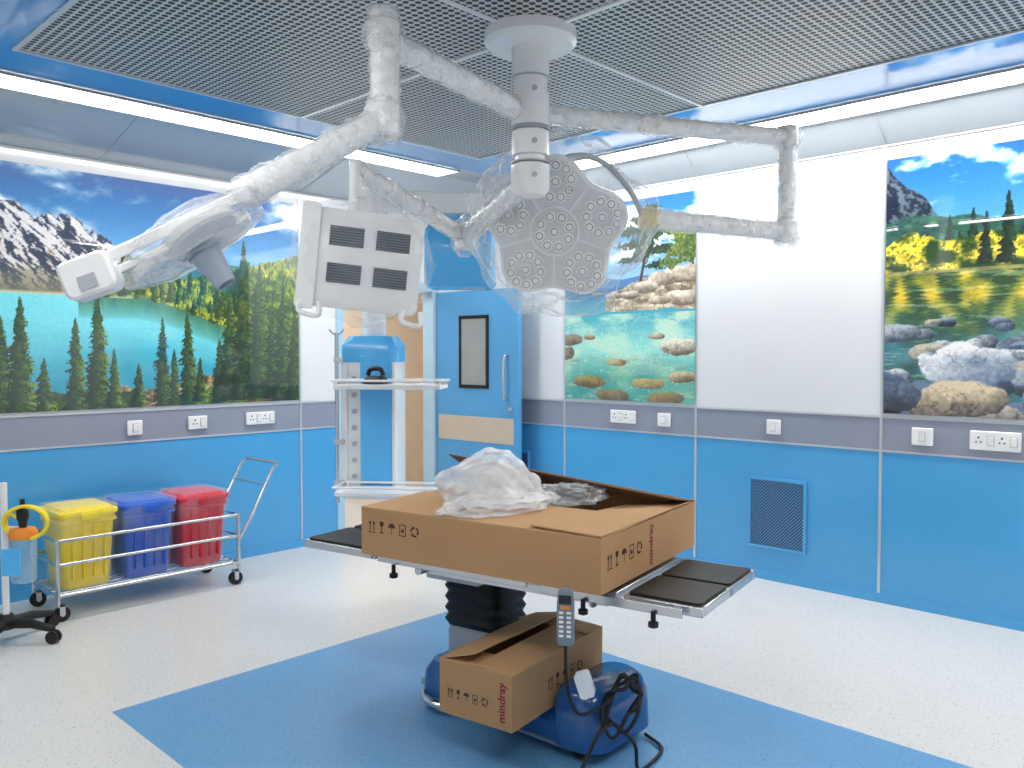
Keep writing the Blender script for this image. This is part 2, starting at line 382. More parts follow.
# ------------------------------------------------------------------ ceiling strip lights
LG='recessed linear ceiling lights'
for lo,hi in (((1.28,TI),(4.45,TO)),((SI,-.6),(SO,4.45)),((1.28,-.05),(4.45,.15)),((.48,.5),(.68,4.45))):
    c=((lo[0]+hi[0])/2,(lo[1]+hi[1])/2,H)
    t=thing('ceiling_light',c,'long glowing white recessed linear ceiling light','light',group=LG)
    b=NB(); bx(b,(lo[0],lo[1],H-.012),(hi[0],hi[1],H-.003)); fin(b,'diffuser',M_strip,t,world=True)
    b=NB()
    for a,c2 in (((lo[0]-.014,lo[1]-.014),(hi[0]+.014,lo[1])),((lo[0]-.014,hi[1]),(hi[0]+.014,hi[1]+.014)),((lo[0]-.014,lo[1]),(lo[0],hi[1])),((hi[0],lo[1]),(hi[0]+.014,hi[1]))):
        bx(b,(a[0],a[1],H-.018),(c2[0],c2[1],H-.002))
    fin(b,'housing',M_plasticg,t,world=True,smooth=False)
t=thing('ceiling_light',(4.6,6.8,2.7),'added unseen square panel lighting the corridor','light')  # out-of-view emitter, added to light the corridor beyond the door opening
b=NB(); bx(b,(4.2,6.5,2.68),(5.0,7.1,2.695)); fin(b,'diffuser',M_strip,t,world=True)

# ------------------------------------------------------------------ murals (numpy painted vertex colours)
def h2(ix,iy,s):
    v=np.sin(ix*127.1+iy*311.7+s*74.7)*43758.5453; return v-np.floor(v)
def vn(x,y,s=0):
    ix=np.floor(x);iy=np.floor(y);fx=x-ix;fy=y-iy
    fx=fx*fx*(3-2*fx);fy=fy*fy*(3-2*fy)
    return (h2(ix,iy,s)*(1-fx)+h2(ix+1,iy,s)*fx)*(1-fy)+(h2(ix,iy+1,s)*(1-fx)+h2(ix+1,iy+1,s)*fx)*fy
def fbm(x,y,s=0,o=5):
    a=.5;r=0;t=0
    for i in range(o): r=r+a*vn(x,y,s+i);t+=a;x=x*2.03;y=y*2.03;a*=.5
    return r/t
class Paint:
    def __init__(s,x0,x1,v0,v1,step):
        nx=int((x1-x0)/step);ny=int((v1-v0)/step)
        s.x,s.v=np.meshgrid(np.linspace(x0,x1,nx),np.linspace(v0,v1,ny)); s.c=np.zeros(s.x.shape+(3,)); s.nx=nx;s.ny=ny
    def put(s,m,col):
        m=np.clip(m,0,1)[...,None]; col=np.asarray(col,float)
        if col.ndim==1: col=np.broadcast_to(col/255.,s.c.shape)
        s.c=s.c*(1-m)+col*m
    def mixc(s,a,b,t): t=np.clip(t,0,1)[...,None]; return (np.array(a)*(1-t)+np.array(b)*t)/255.
    def win(s,x0,x1,v0,v1):
        xs=s.x[0];vs=s.v[:,0]
        i0,i1=np.searchsorted(xs,x0),np.searchsorted(xs,x1); j0,j1=np.searchsorted(vs,v0),np.searchsorted(vs,v1)
        if i1-i0<2 or j1-j0<2: return None
        q=Paint.__new__(Paint); q.x=s.x[j0:j1,i0:i1]; q.v=s.v[j0:j1,i0:i1]; q.c=s.c[j0:j1,i0:i1]; q.sl=(slice(j0,j1),slice(i0,i1)); return q
    def conifer(s,x0,b,t,w,seed=0,col=(18,48,32),hi=(140,166,70)):
        q=s.win(x0-w*1.6,x0+w*1.6,b,t)
        if q is None: return
        x,v=q.x,q.v; h=np.clip((t-v)/(t-b),0,1); dx=np.abs(x-x0); sd=np.sign(x-x0)
        dr=v+dx*.35
        row=vn(dr*62+seed*3.1,sd*7+seed,seed); row2=vn(dr*23+seed,sd*5+seed,seed+5)
        fine=vn(x*150,v*150,seed+2)
        wid=w*h**.8*(.26+.60*row+.40*row2)*(.6+.7*fine)+.003
        m=(dx<wid).astype(float)
        lit=np.clip((x-x0)/w*.7+.32,0,1)*np.clip(vn(x*120,dr*120,seed+8)*1.6,0,1)*np.clip(row*1.7,0,1)*1.3
        q.put(m,q.mixc(col,hi,lit)); s.c[q.sl]=q.c
    def rock(s,x0,v0,rx,ry,col,seed=0,a=1.0,dark=(40,44,48)):
        q=s.win(x0-rx*1.6,x0+rx*1.6,v0-ry*1.7,v0+ry*1.7)
        if q is None: return
        x,v=q.x,q.v; dx=(x-x0)/rx;dy=(v-v0)/ry
        n1=fbm(x*7,v*7,seed)-.5
        r=(np.abs(dx)**2.6+np.abs(dy)**2.2)**(1/2.4)+.75*n1+.12*(fbm(x*40,v*40,seed+2)-.5)
        m=np.clip((1-r)*14,0,1)*a
        fa=fbm(x*6+dy*.4,v*9,seed+4); cr_=np.abs(fbm(x*10,v*12,seed+7)-.5)
        sh=.56+.50*dy-.25*dx+1.2*(fa-.5)+.6*(fbm(x*40,v*40,seed+9)-.5)-.35*(cr_<.014)
        sh=np.where(r>.9,sh-.2*(dy<0),sh)
        q.put(m,q.mixc(dark,col,sh)); s.c[q.sl]=q.c
def mural(name,P,mapf,label,con=1.10,gain=1.03):
    P.c=np.clip(P.c*gain,0,1); P.c=np.clip((P.c-.42)*con+.42,0,1)*(.93+.14*vn(P.x*260,P.v*260,99))[...,None]
    x=P.x.ravel();v=P.v.ravel(); co=np.array([mapf(a,b) for a,b in zip(x,v)])
    nx,ny=P.nx,P.ny; i=np.arange(nx*ny).reshape(ny,nx)
    fa=np.stack([i[:-1,:-1],i[:-1,1:],i[1:,1:],i[1:,:-1]],-1).reshape(-1,4)
    c0=co.mean(0); me=bpy.data.meshes.new(name); me.from_pydata((co-c0).tolist(),[],fa.tolist())
    at=me.color_attributes.new('Col','FLOAT_COLOR','POINT')
    c=np.ones((nx*ny,4),np.float32); c[:,:3]=np.clip(P.c.reshape(-1,3),0,1)**2.2; at.data.foreach_set('color',c.ravel())
    me.materials.append(M_mural); o=bpy.data.objects.new(name,me); o.location=c0; COL.objects.link(o)
    o['label']=label; o['category']='wall mural'; o['group']='landscape wall murals'
    return o
Z0,Z1=1.185,2.735; HM=Z1-Z0
# --- left: turquoise mountain lake
P=Paint(.3,3.585,0,HM,.0050); x,v=P.x,P.v; vv=v/HM
P.c[:]=P.mixc((140,192,228),(20,84,150),(vv-.5)*2.0)
cl=fbm(x*1.7,v*4.2,3,7)+.25*(fbm(x*8,v*14,9)-.5); P.put(np.clip((cl-.47)*5,0,1)*np.clip((vv-.55)*5,0,1)*.95,P.mixc((110,140,176),(248,250,252),(cl-.46)*5))
def jag(f,s): return 1-2*np.abs(vn(x*f,x*0+.5,s)-.5)
peak=.59+.22*np.maximum(0,1-np.abs(x-1.60)/.42)+.15*np.maximum(0,1-np.abs(x-1.98)/.3)+.20*np.maximum(0,1-np.abs(x-1.1)/.5)
r1=peak+.07*jag(7,11)+.035*jag(17,12)+.02*jag(41,13)-.05; m=(vv<r1)&(x<2.9)
rel=r1-vv; gx=fbm(x*9+v*12,v*6-x*4,5,7); tx=fbm(x*14-v*9,v*22,15,6); lit=(gx-np.roll(gx,3,axis=1))*22
P.put(m.astype(float),P.mixc((52,62,84),(172,160,150),.40+lit*1.2+(tx-.5)*1.0))
P.put((m&(tx+lit*.25>.58+.9*(rel-.10))&(rel>.006)&(vv>.58)).astype(float)*.65,(220,226,236))
P.put(m*np.clip((.60-vv)*9,0,1)*.85,P.mixc((52,74,60),(160,144,116),fbm(x*14,v*20,8)*1.1))
r2=.56+.13*np.clip((x-2.0)/1.2,0,1.3)+.10*(fbm(x*2,x*0+.5,21)-.5); m=(vv<r2)&(x>1.85); P.put(m*np.clip((x-1.85)*3,0,1),P.mixc((30,84,104),(96,146,130),fbm(x*12,v*20,6)))
r3=.475+.22*np.clip((x-2.05)/1.3,0,1.4)+.02*(fbm(x*30,x*0,2)-.5); m=(vv<r3)&(x>1.75)
P.put(m.astype(float),P.mixc((30,74,28),(186,188,56),(fbm(x*14,v*24,4)-.30)*1.6+.25*np.sin(x*5+v*9)+.10))
P.put((m&(vn(x*90,v*34,44)>.60)).astype(float)*.6,(16,48,26))
wl=.485-.26*np.clip((x-2.35)/1.1,0,1)**1.3
m=(vv<wl); lf=.2+1.0*(vv-.05)/.4+.4*(fbm(x*1.4,v*9,7)-.5)
P.put(m.astype(float),P.mixc((18,122,158),(110,204,216),lf)); 
refl=np.clip(1-(wl-vv)/.10,0,1)**.7*(x>1.95); P.put(m*refl*.85,P.mixc((14,66,64),(70,124,70),fbm(x*34,v*4,8)))
P.put(((np.abs(vv-wl)<.006)&(x<2.3)).astype(float)*.7,(190,186,160))
for k in range(120):
    xx=random.uniform(2.05,3.6); w0=.485-.26*max(0,min(1,(xx-2.35)/1.1))**1.3; bb=HM*(w0+random.uniform(0,.12)); P.conifer(xx,bb-.01,bb+random.uniform(.08,.17),.03,k,(20,54,28),(156,168,56))
sh=.05+.15*np.clip((x-2.45)/1.0,0,1)+.06*fbm(x*8,x*0,4); m=(vv<sh)&(x>2.2)
P.put(m.astype(float),P.mixc((66,54,40),(206,184,142),(fbm(x*26,v*40,12)-.25)*1.8)); P.put(m*(fbm(x*12,v*12,15)>.52)*.85,P.mixc((34,66,24),(130,150,46),fbm(x*60,v*60,1)))
P.put(((vv<.05+.06*fbm(x*6,x*0,14))&(x<2.3)).astype(float),P.mixc((20,46,30),(90,112,54),fbm(x*40,v*40,9)))
for k,(xx,bb,tt,w) in enumerate([(.6,0,.8,.15),(.95,0,.6,.13),(1.25,0,.72,.14),(1.40,0,.50,.12),(1.50,0,.60,.12),(1.61,.0,.72,.13),(1.74,.0,.34,.08),(1.93,.0,.60,.10),(2.07,.0,.78,.12),(2.17,.0,.40,.07),(2.33,.0,.30,.07),(2.50,.0,.62,.10),(2.58,.0,.40,.07),(2.68,.0,.66,.11),(2.77,.02,.34,.07),(2.92,.0,.48,.10),(3.00,.02,.84,.13),(3.12,.02,1.22,.19),(3.25,.02,1.06,.17),(3.36,.02,.74,.13),(3.45,.0,.94,.16),(3.55,.0,.70,.13)]):
    P.conifer(xx,bb,tt,w,k*1.7+2)
mural('wall_mural',P,lambda a,b:(a,RY-.012,Z0+b),'glossy mural of turquoise mountain lake with conifers, on blue-and-white wall')
# --- middle: clear shallow water with boulders
P=Paint(0,1.235,0,HM,.0045); x,v=P.x,P.v; vv=v/HM
P.c[:]=P.mixc((176,210,232),(20,96,156),(vv-.52)*2.1)
cl=fbm(x*3,v*7,33,7)+.2*(fbm(x*12,v*20,31)-.5); P.put(np.clip((cl-.45)*6,0,1)*np.clip((vv-.55)*6,0,1)*.9,(232,240,248))
P.put(((vv<.60+.035*fbm(x*5,x*0,3))&(vv>.5)).astype(float),(84,124,168))
w=P.mixc((150,216,206),(18,124,170),(vv-.28)*3.4); P.put((vv<.57).astype(float),w)
P.put((vv<.57)*np.clip((vv-.50)*16,0,1)*.8,(18,92,148))
P.put((vv<.44)*np.clip((fbm(x*4,v*9,8)-.42)*4,0,.8),P.mixc((176,226,210),(222,232,200),fbm(x*8,v*8,2)))
P.put((vv<.24)*np.clip((.24-vv)*6,0,.85),P.mixc((14,112,128),(120,186,156),fbm(x*5,v*8,5)*1.2))
for k in range(50):
    xx=random.random()*1.2; yy=random.uniform(.02,.62); P.rock(xx,yy*.6,random.uniform(.02,.07),random.uniform(.008,.022),(200,196,156),k,.28,(110,140,124))
P.put(((np.abs(fbm(x*9,v*16,61)-.5)<.012)&(vv<.44)).astype(float)*.4,(232,248,236))
# wooded rocky point on the right
pt=.545+.10*np.clip((x-.45)/.5,0,1)+.06*(fbm(x*9,x*0,70)-.5); m=(vv<pt)&(vv>.47-.03*fbm(x*8,x*0,3))&(x>.42)
P.put(m.astype(float),P.mixc((120,106,84),(236,224,200),(fbm(x*16,v*26,72)-.25)*1.9)); P.put((m&(np.abs(fbm(x*12,v*22,74)-.5)<.02)).astype(float)*.6,(70,62,50))
for q in ((1.14,.96,.17,.07,(230,218,198)),(.96,.93,.12,.05,(216,204,182)),(.80,.88,.11,.045,(218,208,188)),(.64,.82,.10,.030,(224,212,190)),(.50,.82,.08,.022,(204,196,176)),(1.14,.78,.15,.05,(234,226,208)),(.93,.77,.11,.035,(220,208,186)),(.35,.84,.07,.018,(176,174,170)),(.22,.86,.05,.014,(160,160,164)),
          (.08,.48,.12,.05,(156,144,128)),(.02,.38,.09,.06,(138,126,112)),(.26,.50,.06,.018,(186,172,140)),(1.10,.42,.17,.065,(238,230,212)),(.90,.50,.08,.026,(222,212,186)),(.52,.30,.10,.026,(190,180,136)),(1.14,.20,.12,.045,(206,196,156)),(.28,.14,.17,.045,(170,158,104)),(.82,.14,.15,.04,(190,178,122)),(.5,.04,.16,.045,(140,134,90)),(1.0,.03,.17,.045,(156,146,98))):
    P.rock(q[0],q[1],q[2],q[3],q[4],q[0]*31+q[1]*7,1.0,(104,90,74))
P.put(((np.abs(x-.78-.04*np.sin(v*6))<.013)&(v>.92)&(v<1.40)).astype(float),(84,56,38))
P.put(((np.abs(x-.80-(v-1.05)*.5)<.006)&(v>1.05)&(v<1.2)).astype(float),(84,56,38))
for (a,b,r,s_) in ((.80,1.40,.17,.05),(.68,1.31,.15,.04),(.92,1.29,.16,.04),(.71,1.20,.17,.04),(.93,1.15,.15,.035),(.82,1.46,.11,.035),(.67,1.09,.13,.03),(.80,1.25,.13,.06),(.90,1.04,.12,.03),(.78,1.14,.10,.04)):
    d=np.sqrt(((x-a)/r)**2+((v-b)/s_)**2)+1.8*(fbm(x*38,v*38,a*9)-.5); P.put((d<.95).astype(float),P.mixc((10,36,22),(80,112,44),(fbm(x*70,v*70,2)-.3)*1.6))
for (a,b,r,s_) in ((1.15,1.13,.15,.09),(1.02,1.05,.11,.05),(1.2,1.22,.10,.10),(1.1,1.26,.07,.09)):
    d=np.sqrt(((x-a)/r)**2+((v-b)/s_)**2)+1.5*(fbm(x*38,v*38,a*9)-.5); P.put((d<.9).astype(float),P.mixc((28,62,26),(160,166,60),(fbm(x*70,v*70,2)-.2)*1.4))
mural('wall_mural',P,lambda a,b:(RX-.012,4.45-a,Z0+b),'glossy mural of clear shallow water, boulders and a pine')
# --- right: autumn lake with boulders
P=Paint(0,2.1,0,HM,.0050); x,v=P.x,P.v; vv=v/HM
P.c[:]=P.mixc((112,184,224),(8,76,152),(vv-.62)*2.4)
cl=fbm(x*2.6,v*5,53,7)+.25*fbm(x*9,v*12,51); P.put(np.clip((cl-.60)*7,0,1)*np.clip((vv-.62)*6,0,1),(242,246,250))
r=.99-.75*x+.08*(fbm(x*9,x*0,3,7)-.5); gx=fbm(x*8+v*12,v*8-x*4,6,7); P.put((vv<r).astype(float),P.mixc((12,32,58),(88,104,116),.35+(gx-np.roll(gx,3,axis=1))*24+(fbm(x*20,v*30,6)-.5)))
r=.72+.10*(fbm(x*2.5,x*0,13)-.3); P.put((vv<r).astype(float),P.mixc((20,62,66),(84,130,100),(fbm(x*22,v*30,6)-.2)*1.4))
for k in range(50): P.conifer(random.uniform(.30,2.1),.85,random.uniform(1.02,1.24),.05,k+60,(10,36,32),(60,98,60))
r=.655+.09*(fbm(x*6,x*0,23)-.3)+.02*fbm(x*40,x*0,3); m=(vv<r)
cl=fbm(x*11,v*15,8,6); P.put(m.astype(float),P.mixc((36,72,18),(242,206,52),(cl-.37)*3.6))
P.put((m&(vn(x*70,v*70,88)>.66)).astype(float)*.55,(26,56,16))
P.put((m&(vn(x*95,v*95,48)>.72)&(cl>.5)).astype(float)*.8,(252,232,110))
for k,(a,tt,w_) in enumerate(((.55,1.18,.05),(.66,1.28,.06),(.82,1.36,.07),(.95,1.44,.08),(1.05,1.25,.06),(1.3,1.35,.09),(1.5,1.45,.1),(1.75,1.4,.1),(1.95,1.3,.1))): P.conifer(a,.88,tt,w_,k+90,(8,30,24),(60,96,48))
wl=.55; m=(vv<wl); mv=2*wl-vv
wob=.012*np.sin(v*260+fbm(x*6,v*20,3)*9)
P.put(m.astype(float),P.mixc((28,68,26),(216,190,52),(fbm((x+wob)*11,mv*HM*8,8,5)-.37)*3.0))
P.put(m*np.clip((.45-vv)*5,0,.92),P.mixc((14,66,72),(84,160,190),(fbm(x*6,v*14,18)-.2)*1.3))
P.put((m&(fbm(x*5,v*60,71)>.66)).astype(float)*.3,(220,236,220))
P.put(((vv<.558)&(vv>.543)).astype(float)*.8,P.mixc((90,86,50),(210,200,140),fbm(x*20,v,4)))
rng=random.Random(5); rocks=[]
for k in range(90):
    yy=rng.uniform(.0,.38)**1.0; sz=.04+.44*(.42-yy)**1.1*rng.uniform(.5,1.25)
    rocks.append((yy,rng.random()*2.1,sz,rng.choice([(206,212,216),(160,172,186),(130,148,176),(196,186,168),(100,120,150),(80,102,134)]),k))
for yy,xx,sz,c_,k in sorted(rocks,key=lambda q:-q[0]): P.rock(xx,yy*HM*.95,sz,sz*.5,c_,k,1,(14,28,48))
P.rock(.08,.50,.14,.06,(176,182,190),3,1,(30,40,60)); P.rock(1.0,.34,.17,.12,(196,202,210),9,1,(40,54,80)); P.rock(.46,.30,.28,.13,(246,247,246),7,1,(96,116,142)); P.rock(.40,.09,.28,.11,(214,196,164),4,1,(54,50,50)); P.rock(.98,.10,.24,.12,(120,136,160),14,1,(14,24,44)); P.rock(.04,.10,.2,.10,(96,112,138),24,1,(14,24,44))
mural('wall_mural',P,lambda a,b:(RX-.012,1.88-a,Z0+b),'glossy mural of autumn lake with rocks and yellow trees')

# ------------------------------------------------------------------ wall sockets / switches / vents
def wallM(side,c,z):
    if side=='L': return F((c,RY-.006,z),(1,0,0),(0,0,1))
    return F((RX-.006,c,z),(0,-1,0),(0,0,1))
def outlet(side,c,z,w,h,kind):
    M=wallM(side,c,z); lab={'switch':'white plastic wall switch on the grey band','single':'white single wall socket with switch on grey band','double':'wide white double wall socket on the grey band'}[kind]
    t=thing('wall_switch' if kind=='switch' else 'wall_socket',M.translation,lab,'switch' if kind=='switch' else 'socket')
    b=NB(); rbox(b,[(0,w,h,.006),(.010,w,h,.006),(.014,w-.008,h-.008,.005)],M); fin(b,'cover_plate',M_plastic,t,world=True)
    def rocker(cx):
        b=NB(); cb(b,(cx,0,.018),(.028,.05,.01),0,M); fin(b,'rocker',M_plastic,t,world=True,bevel=.002)
        b=NB(); cb(b,(cx,0,.0145),(.036,.058,.002),0,M); fin(b,'rocker_surround',M_plasticg,t,world=True)
    def holes(cx):
        for dx,dy,r in ((0,.018,.006),(-.012,-.008,.005),(.012,-.008,.005)):
            b=NB(); cy(b,(cx+dx,dy,.013),(cx+dx,dy,.0155),r,n=12,M=M); fin(b,'socket_hole',M_dark,t,world=True)
    if kind=='switch': rocker(0)
    elif kind=='single': holes(-.022); rocker(.034)
    else:
        holes(-w*.32); rocker(-w*.08); holes(w*.14); rocker(w*.37)
outlet('L',2.298,1.045,.10,.10,'switch'); outlet('L',2.744,1.055,.14,.095,'single'); outlet('L',3.244,1.06,.24,.095,'double')
outlet('R',3.856,1.06,.24,.10,'double'); outlet('R',3.478,1.055,.11,.10,'switch'); outlet('R',2.60,1.055,.10,.10,'switch'); outlet('R',1.651,1.055,.12,.105,'switch'); outlet('R',1.263,1.055,.26,.11,'double')
for c in (2.575,4.86+.21):
    M=F((RX-.003,c,.46),(0,-1,0),(0,0,1)); t=thing('vent_grille',M.translation,'blue perforated return air grille low on blue wall','vent',group='return air grilles')
    b=NB(); uv=b.loops.layers.uv.new('UVMap'); w,h=.19,.225
    f=addf(b,[b.verts.new(M@Vector(p)) for p in ((-w,-h,.006),(w,-h,.006),(w,h,.006),(-w,h,.006))])
    for l,q in zip(f.loops,((0,0),(2*w,0),(2*w,2*h),(0,2*h))): l[uv].uv=q
    fin(b,'grille',M_vent,t,world=True,smooth=False,recalc=False)
    b=NB()
    for lo,hi in (((-.212,-.247,0),(-.19,.247,.012)),((.19,-.247,0),(.212,.247,.012)),((-.19,-.247,0),(.19,-.225,.012)),((-.19,.225,0),(.19,.247,.012))): bx(b,lo,hi,0,M)
    fin(b,'grille_frame',M_blue,t,world=True,smooth=False,bevel=.002)

# ------------------------------------------------------------------ operating table
def R2(a): return math.radians(a+YAW)
T0=S(.07,3.5,0); tz=.70
tab=thing('operating_table',T0,'stainless operating table with black pads, blue base and bellows column','operating table',rz=R2(-33))
bz=Matrix.Rotation(math.radians(-7),4,'Z')
inv=MW[tab].inverted()
bc=inv@S(.07,3.50,0)
BM=Matrix.Translation(bc)@bz
b=NB(); rbox(b,[(.035,.90,.34,.10),(.05,.94,.40,.12),(.12,.94,.40,.12),(.16,.88,.34,.10),(.168,.82,.30,.09)],BM,n=6)
rbox(b,[(.05,.26,.44,.10,.375,0),(.20,.25,.43,.10,.375,0),(.25,.21,.39,.09,.375,0),(.27,.15,.33,.07,.375,0)],BM,n=6)
rbox(b,[(.05,.22,.42,.09,-.37,0),(.15,.21,.40,.09,-.37,0),(.19,.15,.34,.07,-.37,0)],BM,n=6)
fin(b,'base',M_tblue,tab,label='glossy dark blue base cover')
b=NB(); rbox(b,[(.028,.92,.38,.11),(.04,.955,.415,.12),(.050,.955,.415,.12),(.052,.92,.38,.11)],BM,n=6); fin(b,'base_skirt',M_collar,tab)
for i,(x_,y_) in enumerate(((-.38,-.15),(-.38,.15),(.38,-.15),(.38,.15))):
    b=NB(); cy(b,(x_,y_-.02,.035),(x_,y_+.02,.035),.035,M=BM,n=20); fin(b,'caster',M_black,tab)
b=NB(); tube(b,cr([(-.44,-.14,.07),(-.42,-.22,.055),(-.34,-.26,.05),(-.24,-.25,.05)]),.014,M=BM); cb(b,(-.44,-.16,.09),(.05,.05,.03),0,BM); fin(b,'brake_pedal',M_steel,tab)
cc=inv@S(-.12,3.74,0)
CM=Matrix.Translation(cc)
b=NB(); rbox(b,[(.16,.30,.22,.04),(.30,.30,.22,.04),(.33,.26,.20,.03)],CM); fin(b,'column_cover',M_plasticg,tab)
b=NB(); secs=[]
for i in range(13):
    s_=.31 if i%2 else .285; secs.append((.33+i*.025,s_,s_*.88,.05))
rbox(b,secs,CM); fin(b,'bellows',M_black,tab,angle=20,label='black rubber bellows')
b=NB(); bx(b,(-.45,-.16,.60),(.45,.18,.66)); bx(b,(cc.x-.14,-.16,.57),(cc.x+.14,.2,.62)); fin(b,'support_frame',M_plasticg,tab,bevel=.006)
b=NB(); bx(b,(-.56,-.30,tz-.035),(.56,.30,tz-.005)); fin(b,'table_top',M_steel,tab,bevel=.004)
def side_rail(x0,x1,y,z):
    b=NB(); bx(b,(x0,y-.006,z-.016),(x1,y+.006,z+.016)); 
    n=max(2,int((x1-x0)/.25))
    for i in range(n+1):
        xx=x0+.03+(x1-x0-.06)*i/n; sg=-1 if y>0 else 1; bx(b,(xx-.012,min(y,y+sg*.035),z-.012),(xx+.012,max(y,y+sg*.035),z+.012))
    fin(b,'side_rail',M_steel,tab,bevel=.002,label='stainless accessory rail')
for y_ in (-.335,.335): side_rail(-.55,.20,y_,tz-.02); side_rail(.26,.82,y_*.99,tz-.03); side_rail(-.98,-.6,y_*.95,tz-.02)
for nm,x0,x1 in (('leg_section',-1.04,-.60),('head_section',.585,.88)):
    b=NB(); bx(b,(x0,-.30,tz-.045),(x1,-.27,tz-.01)); bx(b,(x0,.27,tz-.045),(x1,.30,tz-.01)); bx(b,(x0,-.27,tz-.045),(x0+.03,.27,tz-.01)); bx(b,(x1-.03,-.27,tz-.045),(x1,.27,tz-.01)); bx(b,(x0,-.02,tz-.045),(x1,.02,tz-.012))
    fin(b,nm,M_steel,tab,bevel=.004)
    for y0,y1 in ((-.285,-.010),(.010,.285)):
        b=NB(); rbox(b,[(tz-.012,x1-x0-.02,y1-y0,.02),(tz-.001,x1-x0-.02,y1-y0,.02)],Matrix.Translation(((x0+x1)/2,(y0+y1)/2,0))); fin(b,'pad',M_pad,tab,label='thin flat black panel',bevel=.003,angle=30)
for x_,y_ in ((.45,-.35),(.72,-.345),(-.45,-.35)):
    b=NB(); cy(b,(x_,y_,tz-.085),(x_,y_,tz-.035),.009,n=14); lathe(b,[(.009,tz-.092),(.018,tz-.088),(.018,tz-.072),(.009,tz-.068)],Matrix.Translation((x_,y_,0)),n=14)
    fin(b,'rail_clamp',M_black,tab)
b=NB(); bx(b,(-.38,-.25,.62),(.50,-.20,.655)); bx(b,(-.30,.15,.62),(.5,.2,.655)); cy(b,(-.36,-.3,.64),(-.36,.3,.64),.018); cy(b,(.46,-.3,.64),(.46,.3,.64),.018); fin(b,'cross_frame',M_steel,tab)

hs=S(.183,2.80,0)
hand=thing('table_handset',(hs.x,hs.y,.655),'grey wired handset with keypad hanging from table rail','remote control',rz=R2(-12))
b=NB(); rbox(b,[(-.100,.050,.022,.008),(-.085,.060,.026,.01),(.05,.060,.026,.01),(.085,.052,.024,.01),(.095,.042,.016,.007)]); fin(b,'handset_body',mat('handset_grey',(120,130,142),.4),hand)
b=NB(); bx(b,(-.021,-.0155,.045),(.021,-.0125,.075)); fin(b,'display',M_dark,hand)
for i in range(6):
    for j in range(2):
        b=NB(); cb(b,(-.013+.026*j,-.014,-.065+i*.016),(.015,.004,.008)); fin(b,'keypad_button',M_plastic,hand)
b=NB(); cb(b,(0,-.014,.033),(.030,.005,.010)); fin(b,'stop_button',M_orange,hand,label='orange stop key')
b=NB(); tube(b,cr([(0,.012,.05),(0,.03,.08),(0,.05,.09),(0,.07,.08)]),.004); fin(b,'hook',M_steel,hand)
b=NB(); pts=[(hs.x,hs.y,.56)]+[tuple(S(*q)) for q in ((.185,2.80,.46),(.20,2.81,.36),(.24,2.83,.30),(.32,2.90,.30),(.37,2.98,.30))]
tube(b,cr(pts),.006); fin(b,'cable',M_black,hand,world=True)
cab=thing('power_cable',S(.40,2.99,0),'black power cable tangled around blue table base','cable')
b=NB(); pts=[]
for i in range(38):
    a=i*.6; r=.075+.022*math.sin(i*1.3); pts.append(S(.40+r*math.cos(a)*.8,3.0+.03*math.sin(i)+r*.35*math.sin(a),.26+.085*math.sin(a+.6)+.02*math.sin(i*2.1)))
pts+= [S(.44,2.94,.15),S(.46,2.98,.03),S(.52,3.06,.012),S(.585,3.18,.012),S(.54,3.30,.012)]
tube(b,cr(pts,4),.007); fin(b,'cord',M_black,cab,world=True)
b=NB(); pts=[S(.36,2.94,.22),S(.30,2.88,.2),S(.22,2.84,.06),S(.14,2.88,.012),S(.10,2.98,.012)]
tube(b,cr(pts,6),.007); fin(b,'cord',M_black,cab,world=True)
b=NB(); M=F(S(.26,2.92,.37),S(1,-.2,.35),S(0,0,1)); rbox(b,[(-.018,.055,.09,.012),(.018,.055,.09,.012)],M); fin(b,'power_adapter',M_plastic,cab,world=True)

# ------------------------------------------------------------------ cardboard boxes
def open_box(name,c,rz,L,W,Hh,label,flaps,marks,group='cardboard boxes'):
    t=thing(name,c,label,'box',rz=rz,group=group); a,b_,h=L/2,W/2,Hh; k=.005
    b=NB(); bx(b,(-a,-b_,0),(a,b_,k))
    bx(b,(-a,-b_,k),(a,-b_+k,h)); bx(b,(-a,b_-k,k),(a,b_,h)); bx(b,(-a,-b_+k,k),(-a+k,b_-k,h)); bx(b,(a-k,-b_+k,k),(a,b_-k,h)); fin(b,'box_body',M_card,t,smooth=False)
    for fl in flaps:
        b=NB(); m_=M_cardl
        if callable(fl):
            ps=fl(a,b_,h)
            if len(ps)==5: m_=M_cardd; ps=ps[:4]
        else:
            side,ln,ang=fl; an=math.radians(ang); co,si=math.cos(an)*ln,math.sin(an)*ln
            if side=='front': ps=[(-a,-b_,h),(a,-b_,h),(a,-b_+co,h+si),(-a,-b_+co,h+si)]
            if side=='back': ps=[(a,b_,h),(-a,b_,h),(-a,b_-co,h+si),(a,b_-co,h+si)]
            if side=='left': ps=[(-a,b_,h),(-a,-b_,h),(-a+co,-b_,h+si),(-a+co,b_,h+si)]
            if side=='right': ps=[(a,-b_,h),(a,b_,h),(a-co,b_,h+si),(a-co,-b_,h+si)]
        plate(b,ps,.005); fin(b,'flap',[m_],t,smooth=False)
    for mk,mm in marks:
        b=NB(); mk(b,a,b_,h); fin(b,'printed_mark',[mm],t,smooth=False,recalc=False)
    return t
bigc=S(.083,3.525,tz+.012)
